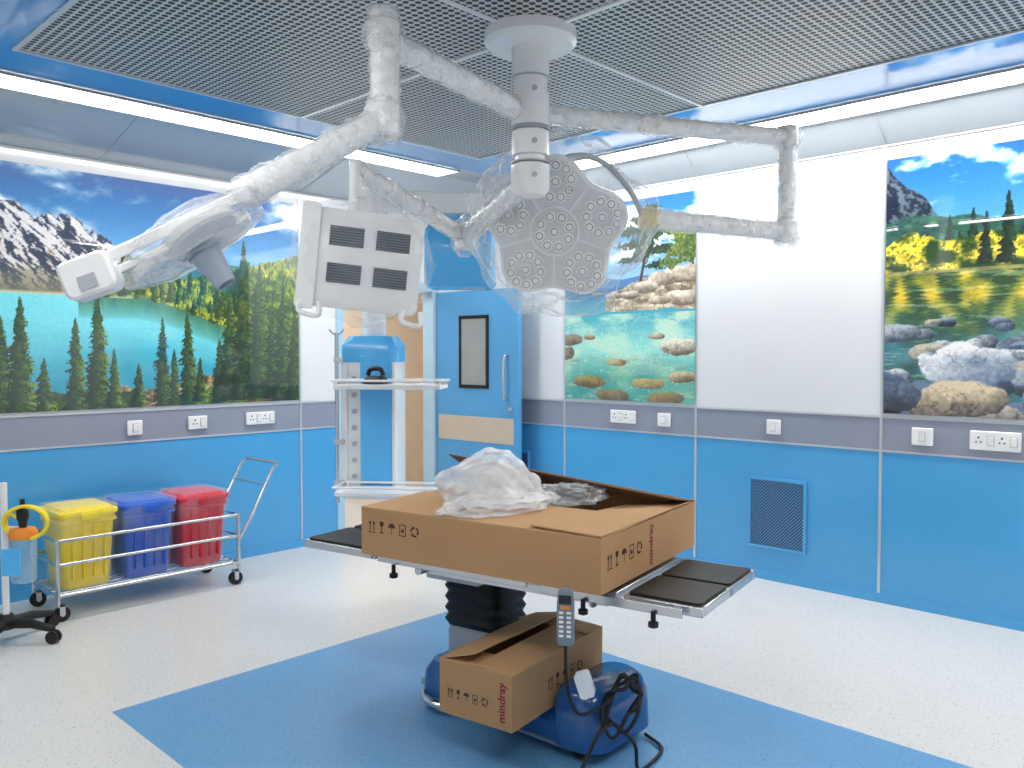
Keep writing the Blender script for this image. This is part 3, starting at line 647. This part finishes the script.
open_box('cardboard_box',bigc,R2(-33),1.12,.90,.195,'large flat open cardboard carton with printed handling marks on table',
   [('front',.42,0.8),('left',.30,-14),lambda a,b,h:[(a,-b,h+.008),(a,b,h+.004),(a-.26,b-.03,h-.03),(a-.30,-b+.02,h+.012)],
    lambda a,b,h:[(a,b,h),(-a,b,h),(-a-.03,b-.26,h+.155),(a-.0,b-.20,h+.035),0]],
   [(m_,M_ink) for m_ in marks_at(lambda a,w,h:F((-a+.18,-w-.001,h*.64),(1,0,0),(0,0,1)),.86)+marks_at(lambda a,w,h:F((a+.001,-w+.20,h*.55),(0,1,0),(0,0,1)),.95)]+
   [(lambda b,a,w,h:text(b,'mindray',.05,F((a+.001,-w+.43,h*.5),(0,0,1),(0,-1,0))),M_inkm)])
bzc=.172
f=S(0,2.96); vec_r=S(.57,.82); vec_l=S(-.82,.57)
BL,BW=.68,.34
c2=f+vec_r*(BL/2)+vec_l*(BW/2); c2.z=bzc
rz2=math.atan2(vec_r.y,vec_r.x)
open_box('cardboard_box',c2,rz2,BL,BW,.205,'small partly open cardboard carton on blue table base',
   [lambda a,b,h:[(a,b,h),(-a,b,h),(-a+.01,b-.16,h+.045),(a-.01,b-.165,h+.035)],('front',.168,3),('right',.14,5),lambda a,b,h:[(-a,b,h),(-a,-b,h),(-a+.12,-b+.01,h+.005),(-a+.13,b-.02,h+.01)]],
   [(m_,M_ink) for m_ in marks_at(lambda a,w,h:F((-a-.001,.03,h*.42),(0,-1,0),(0,0,1)),.62)+marks_at(lambda a,w,h:F((.04,-w-.001,h*.5),(1,0,0),(0,0,1)),.85)]+
   [(lambda b,a,w,h:text(b,'mindray',.046,F((-a-.001,-w+.045,h*.5),(0,0,1),(0,1,0))),M_inkm)])
pb=thing('plastic_bag',S(-.06,3.58,tz+.21),'translucent white plastic sheeting bunched on the open carton','plastic bag')
b=NB(); lumpy(b,Matrix.Translation(S(-.09,3.54,tz+.255)),.215,.20,.175,6,.20,1.3,3,flat=-.04,fine=.05,fold=.04); fin(b,'bag_bulk',M_film2,pb,world=True,angle=180)
b=NB(); lumpy(b,Matrix.Translation(S(-.08,3.54,tz+.245)),.15,.15,.12,5,.25,1.6,33,flat=-.03,fine=.05,fold=.08); fin(b,'inner_fold',M_film2,pb,world=True,angle=180)
b=NB(); lumpy(b,Matrix.Translation(S(-.05,3.42,tz+.225)),.27,.16,.06,6,.22,1.6,8,flat=-.009,fine=.05,fold=.06); fin(b,'bag_skirt',M_film2,pb,world=True,angle=180)
pd=thing('plastic_sheet',S(.28,3.62,tz+.21),'crumpled clear grey plastic film in the open carton','plastic sheet')
b=NB(); lumpy(b,Matrix.Translation(S(.25,3.60,tz+.222)),.18,.13,.055,6,.3,2.0,21,flat=-.008,fold=.08); fin(b,'sheet',M_film3,pd,world=True,angle=180)

# ------------------------------------------------------------------ surgical light / monitor system
hub=S(.083,3.80,H)
sl=thing('surgical_light',hub,'plastic-wrapped ceiling surgical light with jointed arms, lamp heads and monitor','surgical light')
UP=Vector((0,0,1))
def at(l,d,z): return S(l,d,z)
b=NB(); lathe(b,[(.21,0),(.21,-.045),(.19,-.065),(.09,-.07)],Matrix.Translation(hub),n=48); fin(b,'ceiling_flange',M_plastic,sl,world=True)
b=NB(); TM=Matrix.Translation((hub.x,hub.y,0))
lathe(b,[(.055,2.93),(.085,2.93),(.085,2.80),(.078,2.80),(.078,2.72),(.088,2.72),(.088,2.58),(.07,2.575),(.07,2.56),(.085,2.555),(.085,2.45),(.068,2.445),(.068,2.41),(.088,2.405),(.088,2.30),(.07,2.27),(.03,2.26)],TM,n=36); fin(b,'column',M_plastic,sl,world=True)
for z_ in (2.73,2.50,2.35):
    b=NB(); cy(b,(hub.x-.05,hub.y-.07,z_),(hub.x-.055,hub.y-.078,z_),.012,n=12); fin(b,'column_screw',M_plasticg,sl,world=True)
for z_ in (2.80,2.57,2.42):
    b=NB(); lathe(b,[(.0885,z_),(.0885,z_-.006)],TM,n=36); fin(b,'column_ring',M_plasticg,sl,world=True)
def arm(name,pts,r,lump=.006,m=None,n=20,label=None,wrap=True):
    b=NB(); tube(b,pts,r,n,0,lump*.4,sub=.02); o=fin(b,name,m or M_wrap,sl,world=True,angle=180,label=label)
    if wrap:
        b=NB(); tube(b,pts,r*1.12,24,0,lump,sub=.012,fold=.0045); w=fin(b,'plastic_wrap',M_filma,sl,world=True,angle=180,label='loose clear plastic wrapping'); w.parent=o
    return o
def ends(name,p,r,h,m=None):
    b=NB(); lathe(b,[(r*.85,-h/2),(r,-h/2+.01),(r,h/2-.01),(r*.85,h/2)],Matrix.Translation(p),n=24); fin(b,name,m or M_plastic,sl,world=True)
    b=NB(); lumpy(b,Matrix.Translation(p),r*1.25,r*1.25,h*.72,4,.16,2,p.x*7,fold=.06); fin(b,'joint_wrap',M_filma,sl,world=True,angle=180,label='bunched clear plastic wrapping')
# arm A
pA0=at(.03,3.78,2.65); pA1=at(-.47,3.08,2.70)
arm('extension_arm',[pA0,pA1],.046,.010)
arm('drop_post',[pA1+UP*.11,pA1-UP*.27],.052,.010)
ends('joint',pA1+UP*.02,.060,.10,M_wrap)
pA2=at(-.47,3.05,2.40); pA3=at(-.87,2.72,2.075)
arm('spring_arm',[pA2,pA3],.048,.012)
ends('joint',pA2,.060,.12,M_wrap); ends('joint',pA3,.042,.07,M_wrap)
pA4=at(-1.215,2.42,1.815)
M=F((pA3+pA4)/2,pA4-pA3,UP); ln=(pA4-pA3).length
b=NB(); rbox(b,[(-.022,ln,.034,.014),(.022,ln,.034,.014)],M); fin(b,'lamp_yoke',M_plastic,sl,world=True,bevel=.004,label='long flat white bar')
b=NB(); rbox(b,[(-.016,ln*.86,.022,.01),(.016,ln*.86,.022,.01)],M@Matrix.Translation((.03,-.044,.0))); fin(b,'lower_bar',M_plastic,sl,world=True,bevel=.003)
M=F(at(-1.225,2.42,1.775),S(.9,.1,.34),S(-.34,0,1)); b=NB(); rbox(b,[(-.04,.13,.10,.02),(-.032,.15,.115,.025),(.032,.15,.115,.025),(.04,.13,.10,.02)],M); fin(b,'yoke_housing',M_plastic,sl,world=True)
b=NB(); cb(b,(.0,-.02,.042),(.05,.04,.006),0,M); fin(b,'housing_cap',M_plasticg,sl,world=True)
def lamp(M,R,name_lab,petals=5,handle=True,leds=True,wrap=None,hl=.13,pk=.10,thick=1.0,hr=1.0):
    b=NB(); N=100
    def rad(a): return R*(1-pk+pk*(1-2*abs(math.sin(petals*a/2))**2.2) )
    def ring(k,z_): return [M@Vector((rad(2*math.pi*i/N)*k*math.cos(2*math.pi*i/N),rad(2*math.pi*i/N)*k*math.sin(2*math.pi*i/N),z_)) for i in range(N)]
    loft(b,[ring(k,z_*thick) for z_,k in ((-.055,.25),(-.05,.6),(-.035,.88),(-.01,.99),(.015,1.0))]+[ring(.97,.022+.006*thick),ring(.93,.024+.006*thick)],0); h=fin(b,'lamp_head',M_plastic,sl,world=True,label=name_lab)
    def sub(b,name,m,**k): 
        o=fin(b,name,m,sl,world=True,**k); o.parent=h; return o
    b=NB(); loft(b,[ring(.93,z_) for z_ in (.024,.034)]); sub(b,'lamp_face',M_lampg)
    for k in range(petals):
        a=math.pi/petals+2*math.pi*k/petals; m2=M@Matrix.Rotation(a,4,'Z'); b=NB(); cb(b,(R*.56,0,.036),(R*.44,.010,.010),0,m2); sub(b,'face_divider',M_plastic)
    b=NB(); lathe(b,[(R*.34,.032),(R*.34,.042),(R*.31,.042),(R*.31,.032)],M,n=40); sub(b,'centre_ring',M_plastic)
    if leds:
        first=None; pos=[]
        for k in range(petals):
            a=2*math.pi*k/petals; cx_,cy_=R*.66*math.cos(a),R*.66*math.sin(a)
            pos.append((cx_,cy_))
            for j in range(9): t_=a+j*2*math.pi/9; pos.append((cx_+R*.21*math.cos(t_),cy_+R*.21*math.sin(t_)))
        for j in range(8): t_=j*2*math.pi/8; pos.append((R*.21*math.cos(t_),R*.21*math.sin(t_)))
        pos.append((0,0))
        for p in pos:
            if first is None:
                b=NB(); lathe(b,[(.027,0),(.027,.010),(.0215,.013)],None,n=14,mi=1); lathe(b,[(.021,.010),(.019,.0145),(.010,.011),(.004,.0105)],None,n=14,mi=0)
                first=fin(b,'led_lens',[M_led,M_ledr],None); o=first
            else: o=first.copy(); COL.objects.link(o)
            o.parent=h; o.matrix_parent_inverse=Matrix.Identity(4); o.matrix_basis=MW[sl].inverted()@M@Matrix.Translation((p[0],p[1],.033))
    if handle:
        b=NB(); lathe(b,[(.058*hr,.02),(.062*hr,.05),(.055*hr,.06)],M,n=28); sub(b,'handle_collar',M_collar)
        b=NB(); lathe(b,[(.050*hr,.055),(.046*hr,.055+hl*.4),(.034*hr,.055+hl),(.022*hr,.06+hl)],M,n=28); sub(b,'handle',mat('handle_grey_blue',(176,188,204),.3))
        b=NB(); lathe(b,[(.030*hr,.06+hl),(.024*hr,.066+hl)],M,n=24); sub(b,'handle_tip',M_collar)
    if wrap:
        b=NB(); lumpy(b,M@Matrix.Translation((0,0,wrap[3])),R*wrap[0],R*wrap[1],wrap[2],6,wrap[4],1.6,R*40,fine=.1,fold=wrap[5]); sub(b,'plastic_cover',M_film,angle=180,label='thin clear plastic cover')
    return h
nA=S(.56,.06,-.83).normalized()
xA=S(1,.0,.6); xA=(xA-nA*xA.dot(nA)).normalized(); yA=nA.cross(xA)
MA=Matrix((xA,yA,nA)).transposed().to_4x4()@Matrix.Rotation(math.radians(60),4,'Z'); MA.translation=at(-1.03,2.70,1.925)
lamp(MA,.235,'slim white wrapped lamp head tilted nearly edge-on',leds=False,wrap=(1.12,1.08,.06,0,.14,.05),hl=.12,petals=3,pk=.16,thick=.3,hr=1.0)
b=NB(); tube(b,[MA@Vector((.0,0,-.01)),MA@Vector((0,0,-.05)),(pA3*.6+pA4*.4)],.018,n=14); fin(b,'lamp_bracket',M_plastic,sl,world=True)
# arm C
pC0=at(.10,3.82,2.645); pC1=at(1.39,4.22,2.64)
arm('extension_arm',[pC0,pC1],.042,.009)
pC2=Vector((pC1.x,pC1.y,2.17))
arm('drop_post',[pC1+UP*.05,pC2-UP*.03],.044,.010); ends('joint',pC1,.054,.11,M_wrap); ends('joint',pC2,.056,.11,M_wrap)
pC3=at(.68,4.12,2.22)
arm('spring_arm',[pC2,pC3],.046,.011)
b=NB(); cy(b,pC3+S(.03,0,0),pC3-S(.05,0,0),.053,n=24); fin(b,'yellowed_joint',M_wrapy,sl,world=True,label='yellowed taped joint')
nC=S(-.12,-.90,-.34)
zc=nC.normalized(); xx=(S(1,0,0)-zc*S(1,0,0).dot(zc)).normalized(); yy=zc.cross(xx); MC=Matrix((xx,yy,zc)).transposed().to_4x4()@Matrix.Rotation(math.radians(18),4,'Z'); MC.translation=at(.215,4.16,2.17)
lamp(MC,.37,'large petal-shaped LED lamp head under clear cover',wrap=(1.17,1.17,.15,-.03,.18,.06),handle=False)
b=NB(); tube(b,cr([pC3-S(.03,0,0),at(.56,4.0,2.34),at(.42,3.98,2.47),at(.28,4.02,2.50),at(.20,4.1,2.46)],8),.014); fin(b,'lamp_yoke',M_plasticg,sl,world=True)
# arm B
pB0=at(.06,3.82,2.33); pB1=at(-.25,4.40,2.17)
arm('extension_arm',[pB0,pB1],.043,.008)
ends('joint',pB1,.056,.14,M_wrap)
pB2=at(-.72,3.85,2.40)
arm('spring_arm',[pB1,pB2],.040,.009)
arm('drop_post',[pB2+UP*.04,at(-.72,3.82,2.15)],.030,.004,M_plastic,wrap=False)
MM=F(at(-.675,3.74,1.965),S(.985,.20,-.10),S(.10,0,.99))
b=NB(); rbox(b,[(-.035,.49,.40,.03),(-.02,.53,.44,.035),(.015,.53,.44,.035),(.025,.50,.41,.03)],MM,n=6)
mon=fin(b,'monitor_panel',M_plastic,sl,world=True,label='wrapped white monitor panel with vents')
def msub(b,n,m,**k): o=fin(b,n,m,sl,world=True,**k); o.parent=mon; return o
b=NB(); rbox(b,[(-.05,.08,.47,.02,-.235,0),(.04,.08,.47,.02,-.235,0)],MM); msub(b,'side_rail',M_plastic)
for ix in (-.075,.13):
    for iy in (.10,-.065):
        b=NB(); cb(b,(ix,iy,.027),(.15,.086,.006),0,MM); msub(b,'vent',M_ventd)
        b=NB()
        for k in range(7): cb(b,(ix,iy-.036+.012*k,.031),(.15,.003,.003),0,MM)
        msub(b,'vent_slats',M_collar)
for s_ in (-.2,.25):
    b=NB(); tube(b,cr([(s_-.05,-.2,.03),(s_-.05,-.25,.05),(s_+.03,-.26,.05),(s_+.03,-.2,.03)],5),.012,M=MM); msub(b,'handle',M_plastic)
b=NB(); lumpy(b,MM,.31,.28,.07,5,.10,2,77,fine=.1,fold=.03); msub(b,'plastic_cover',M_filmt,angle=180)

# ------------------------------------------------------------------ ceiling pendant with service head
pc=S(-.865,5.2,0)
pen=thing('service_pendant',(pc.x,pc.y,H),'white and blue medical pendant with shelves hanging from ceiling','medical pendant')
q=S(.12,5.45,0); qm=S(-.33,5.34,0)
b=NB(); lathe(b,[(.10,H),(.10,H-.05),(.075,H-.06),(.075,2.55)],Matrix.Translation((q.x,q.y,0)),n=32); fin(b,'ceiling_column',M_plastic,pen,world=True)
b=NB(); Mq=F((qm.x,qm.y,0),S(1,.0,0),S(0,1,0)); rbox(b,[(1.97,.40,.26,.05),(2.00,.45,.30,.06),(2.33,.45,.30,.06),(2.41,.34,.24,.05)],Mq,n=6); fin(b,'motor_housing',M_pblue,pen,world=True,label='light blue motor housing')
b=NB(); Ma=F((pc+q)/2+UP*2.50,q-pc,S(0,1,0)); L_=(q-pc).length; rbox(b,[(-.065,L_+.20,.16,.07),(.065,L_+.20,.16,.07)],Ma,n=6); fin(b,'pendant_arm',M_plastic,pen,world=True,bevel=.01)
b=NB(); PM=Matrix.Translation((pc.x,pc.y,0)); lathe(b,[(.09,2.60),(.09,2.40),(.075,2.39),(.075,1.64)],PM,n=32); fin(b,'drop_column',M_plastic,pen,world=True)
HM_=F((pc.x,pc.y,0),S(.97,-.10,0),S(.10,.97,0))
b=NB(); rbox(b,[(1.50,.35,.30,.05),(1.60,.35,.30,.05),(1.66,.27,.24,.05)],HM_,n=6); fin(b,'head_cap',M_pblue,pen,world=True)
b=NB(); rbox(b,[(.66,.34,.28,.03),(1.50,.34,.28,.03)],HM_); fin(b,'service_head',M_plastic,pen,world=True)
b=NB(); bx(b,(-.045,-.165,.69),(.150,-.138,1.54),0,HM_); fin(b,'front_panel',M_pblue,pen,world=True,bevel=.006,label='sky blue front panel')
for a,b2 in (((.152,-.160,.70),(.168,-.138,1.50)),((-.165,-.160,.70),(-.13,-.138,1.50))):
    b=NB(); bx(b,a,b2,0,HM_); fin(b,'equipment_rail',M_plastic,pen,world=True)
for z_ in (.80,.90,1.0,1.1,1.2,1.3,1.4):
    b=NB(); cy(b,(-.088,-.139,z_),(-.088,-.150,z_),.016,n=16,M=HM_); fin(b,'gas_outlet',M_plasticg,pen,world=True)
for z_ in (1.345,.72):
    b=NB(); bx(b,(-.13,-.42,z_),(.50,-.170,z_+.028),0,HM_); sh=fin(b,'shelf',M_plastic,pen,world=True,bevel=.006)
    b=NB()
    for y_ in (-.41,-.18): cy(b,(-.14,y_,z_+.05),(.51,y_,z_+.05),.007,n=10,M=HM_)
    for x_ in (-.14,.51): cy(b,(x_,-.41,z_+.05),(x_,-.18,z_+.05),.007,n=10,M=HM_)
    for x_ in (-.12,.49):
        for y_ in (-.40,-.19): cy(b,(x_,y_,z_+.02),(x_,y_,z_+.055),.007,n=8,M=HM_)
    o=fin(b,'shelf_rail',M_plastic,pen,world=True); o.parent=sh
b=NB(); cy(b,(-.185,-.18,.64),(-.185,-.18,1.68),.012,n=12,M=HM_)
for z_ in (.75,1.0,1.36,1.5): bx(b,(-.20,-.195,z_),(-.14,-.165,z_+.03),0,HM_)
for s_ in (-1,1): tube(b,[(-.185,-.18,1.66),(-.185+s_*.03,-.18,1.68),(-.185+s_*.045,-.18,1.70)],.005,n=8,M=HM_)
fin(b,'infusion_pole',M_steel,pen,world=True)
ph=thing('desk_telephone',HM_@Vector((.09,-.30,1.375)),'small black telephone-like device on pendant shelf','device',rz=R2(-14))
b=NB(); rbox(b,[(0,.13,.12,.02),(.03,.12,.10,.02),(.045,.10,.06,.02)]); fin(b,'device_body',M_black,ph)
b=NB(); tube(b,cr([(-.05,0,.05),(-.03,0,.085),(.03,0,.085),(.05,0,.05)],5),.014); fin(b,'handle',M_black,ph)

# ------------------------------------------------------------------ waste trolley with bins
CX0,CX1,CY0,CY1=1.60,2.72,5.16,5.60
tr=thing('waste_trolley',((CX0+CX1)/2,(CY0+CY1)/2,0),'stainless steel tube trolley holding three bins beside wall','trolley')
b=NB()
for z_ in (.47,.33,.15):
    tube(b,[(CX0,CY0,z_),(CX1,CY0,z_),(CX1,CY1,z_),(CX0,CY1,z_),(CX0,CY0-.001,z_)],.010,n=10)
for x_ in (CX0,CX1):
    for y_ in (CY0,CY1): cy(b,(x_,y_,.09),(x_,y_,.48),.012,n=12)
for i in range(1,6):
    y_=CY0+(CY1-CY0)*i/6; cy(b,(CX0,y_,.15),(CX1,y_,.15),.006,n=8)
fin(b,'frame',M_steel,tr,world=True)
b=NB()
for y_ in (CY0,CY1): tube(b,[(CX1,y_,.30),(CX1+.09,y_,.44),(CX1+.26,y_,.76),(CX1+.30,y_,.79)],.011,n=10)
cy(b,(CX1+.30,CY0,.79),(CX1+.30,CY1,.79),.012,n=12); cy(b,(CX1+.2,CY0,.65),(CX1+.2,CY1,.65),.008,n=12)
fin(b,'push_handle',M_steel,tr,world=True,label='bent tube push handle')
for x_ in (CX0+.02,CX1-.02):
    for y_ in (CY0+.01,CY1-.01):
        b=NB(); cy(b,(x_,y_-.014,.045),(x_,y_+.014,.045),.045,n=24); w=fin(b,'caster',M_black,tr,world=True)
        b=NB(); bx(b,(x_-.015,y_-.022,.04),(x_+.015,y_-.016,.10)); bx(b,(x_-.015,y_+.016,.04),(x_+.015,y_+.022,.10)); bx(b,(x_-.02,y_-.022,.09),(x_+.02,y_+.022,.10)); cy(b,(x_,y_-.024,.045),(x_,y_+.024,.045),.012,n=12)
        o=fin(b,'fork',M_steel,tr,world=True); o.parent=w
for cx_,m_,cn in ((1.79,M_yellow,'yellow'),(2.15,M_bblue,'blue'),(2.51,M_bred,'red')):
    t=thing('waste_bin',(cx_,5.38,.158),f'{cn} plastic waste bin standing in steel trolley','bin',group='coloured waste bins on trolley')
    b=NB(); rbox(b,[(0,.25,.28,.03),(.01,.26,.29,.035),(.385,.305,.345,.04),(.39,.335,.375,.04),(.405,.335,.375,.04),(.41,.320,.360,.04),(.44,.325,.365,.04)],n=5)
    for k in (-.09,-.03,.03,.09): bx(b,(k-.004,-.178,.06),(k+.004,-.150,.38))
    fin(b,'bin_body',m_,t)
    b=NB(); rbox(b,[(.436,.345,.385,.04),(.455,.348,.388,.04),(.462,.34,.38,.04),(.466,.30,.34,.04),(.480,.28,.32,.04),(.484,.24,.28,.04)],n=5); fin(b,'lid',m_,t)
    b=NB(); bx(b,(-.05,-.200,.41),(.05,-.186,.450)); fin(b,'lid_latch',m_,t,bevel=.003)
    b=NB(); rbox(b,[(.005,.275,.315,.04),(.15,.30,.34,.05),(.30,.325,.365,.05),(.42,.354,.394,.05),(.486,.345,.385,.06),(.492,.25,.28,.05)],n=5)
    bmesh.ops.subdivide_edges(b,edges=b.edges,cuts=5,use_grid_fill=True)
    for v_ in b.verts:
        p_=v_.co*13+Vector((cx_*9,0,0)); v_.co+=Vector((noise.noise(p_),noise.noise(p_+Vector((0,7,0))),0))*.007+Vector((0,-1,0))*.006*(1-3*abs(noise.noise(p_*1.3)))*(1 if v_.co.y<0 else -1)
    fin(b,'plastic_cover',M_filmb,t,angle=180,label='thin clear wrapping')

# ------------------------------------------------------------------ suction unit
sx=S(-2.73,4.42,0)
su=thing('suction_unit',sx,'wheeled suction stand with clear jar and yellow hose','suction stand')
b=NB()
for k in range(5):
    a=math.radians(20+72*k); d=Vector((math.cos(a),math.sin(a),0)); tube(b,[sx+UP*.10,sx+d*.15+UP*.10,sx+d*.27+UP*.075],[.03,.024,.018],n=10)
lathe(b,[(.045,.07),(.05,.09),(.045,.13),(.03,.15)],Matrix.Translation(sx),n=24)
fin(b,'star_base',M_black,su,world=True)
for k in range(5):
    a=math.radians(20+72*k); d=Vector((math.cos(a),math.sin(a),0)); p=sx+d*.27; s_=Vector((-d.y,d.x,0))
    b=NB(); cy(b,p+UP*.034-s_*.022,p+UP*.034-s_*.006,.034,n=20); cy(b,p+UP*.034+s_*.006,p+UP*.034+s_*.022,.034,n=20); cy(b,p+UP*.03,p+UP*.08,.01,n=8); cy(b,p+UP*.034-s_*.022,p+UP*.034+s_*.022,.008,n=8); fin(b,'caster',M_black,su,world=True)
b=NB(); cy(b,sx+UP*.12,sx+UP*.86,.018,n=16); tube(b,[sx+UP*.62,sx+S(.14,-.04,.62)],.010,n=8); fin(b,'pole',M_plastic,su,world=True)
jp=sx+S(.13,-.05,0)
b=NB(); lathe(b,[(.055,.34),(.062,.36),(.066,.58)],Matrix.Translation(jp),n=28); fin(b,'jar',M_clear,su,world=True,label='clear graduated jar')
b=NB(); lathe(b,[(.07,.575),(.072,.60),(.06,.625),(.02,.63)],Matrix.Translation(jp),n=28); fin(b,'jar_lid',M_orange,su,world=True,label='orange jar lid')
b=NB(); cb(b,(0,0,0),(.09,.02,.14),0,Matrix.Translation(jp+S(-.02,-.075,.46))@Matrix.Rotation(R2(0),4,'Z')); fin(b,'jar_holder',M_pblue,su,world=True)
b=NB(); lathe(b,[(.018,.63),(.022,.66),(.03,.68),(.03,.72),(.015,.73),(.012,.78)],Matrix.Translation(jp),n=20); fin(b,'regulator',M_black,su,world=True)
b=NB(); pts=[jp+UP*.66]
for i in range(22):
    a=i*.62+2.5; pts.append(jp+S(.03+.115*math.cos(a),.01*math.sin(i)-.02,.66+.085*math.sin(a)))
tube(b,cr(pts,4),.010,n=8); fin(b,'hose',M_yellow,su,world=True,label='coiled yellow hose')

# ------------------------------------------------------------------ camera, world, colour
cam=bpy.data.cameras.new('camera'); co=bpy.data.objects.new('camera',cam); COL.objects.link(co)
cam.sensor_width=36; cam.lens=828/1024*36; cam.clip_start=.05
co.location=(0,0,1.55); co.rotation_euler=(math.radians(90-2.07),0,math.radians(YAW)); sc.camera=co
w=bpy.data.worlds.new('world'); sc.world=w; w.use_nodes=True; w.node_tree.nodes['Background'].inputs[0].default_value=(.9,.95,1,1); w.node_tree.nodes['Background'].inputs[1].default_value=.5
sc.view_settings.view_transform='Standard'; sc.view_settings.look='None'; sc.view_settings.exposure=0.14
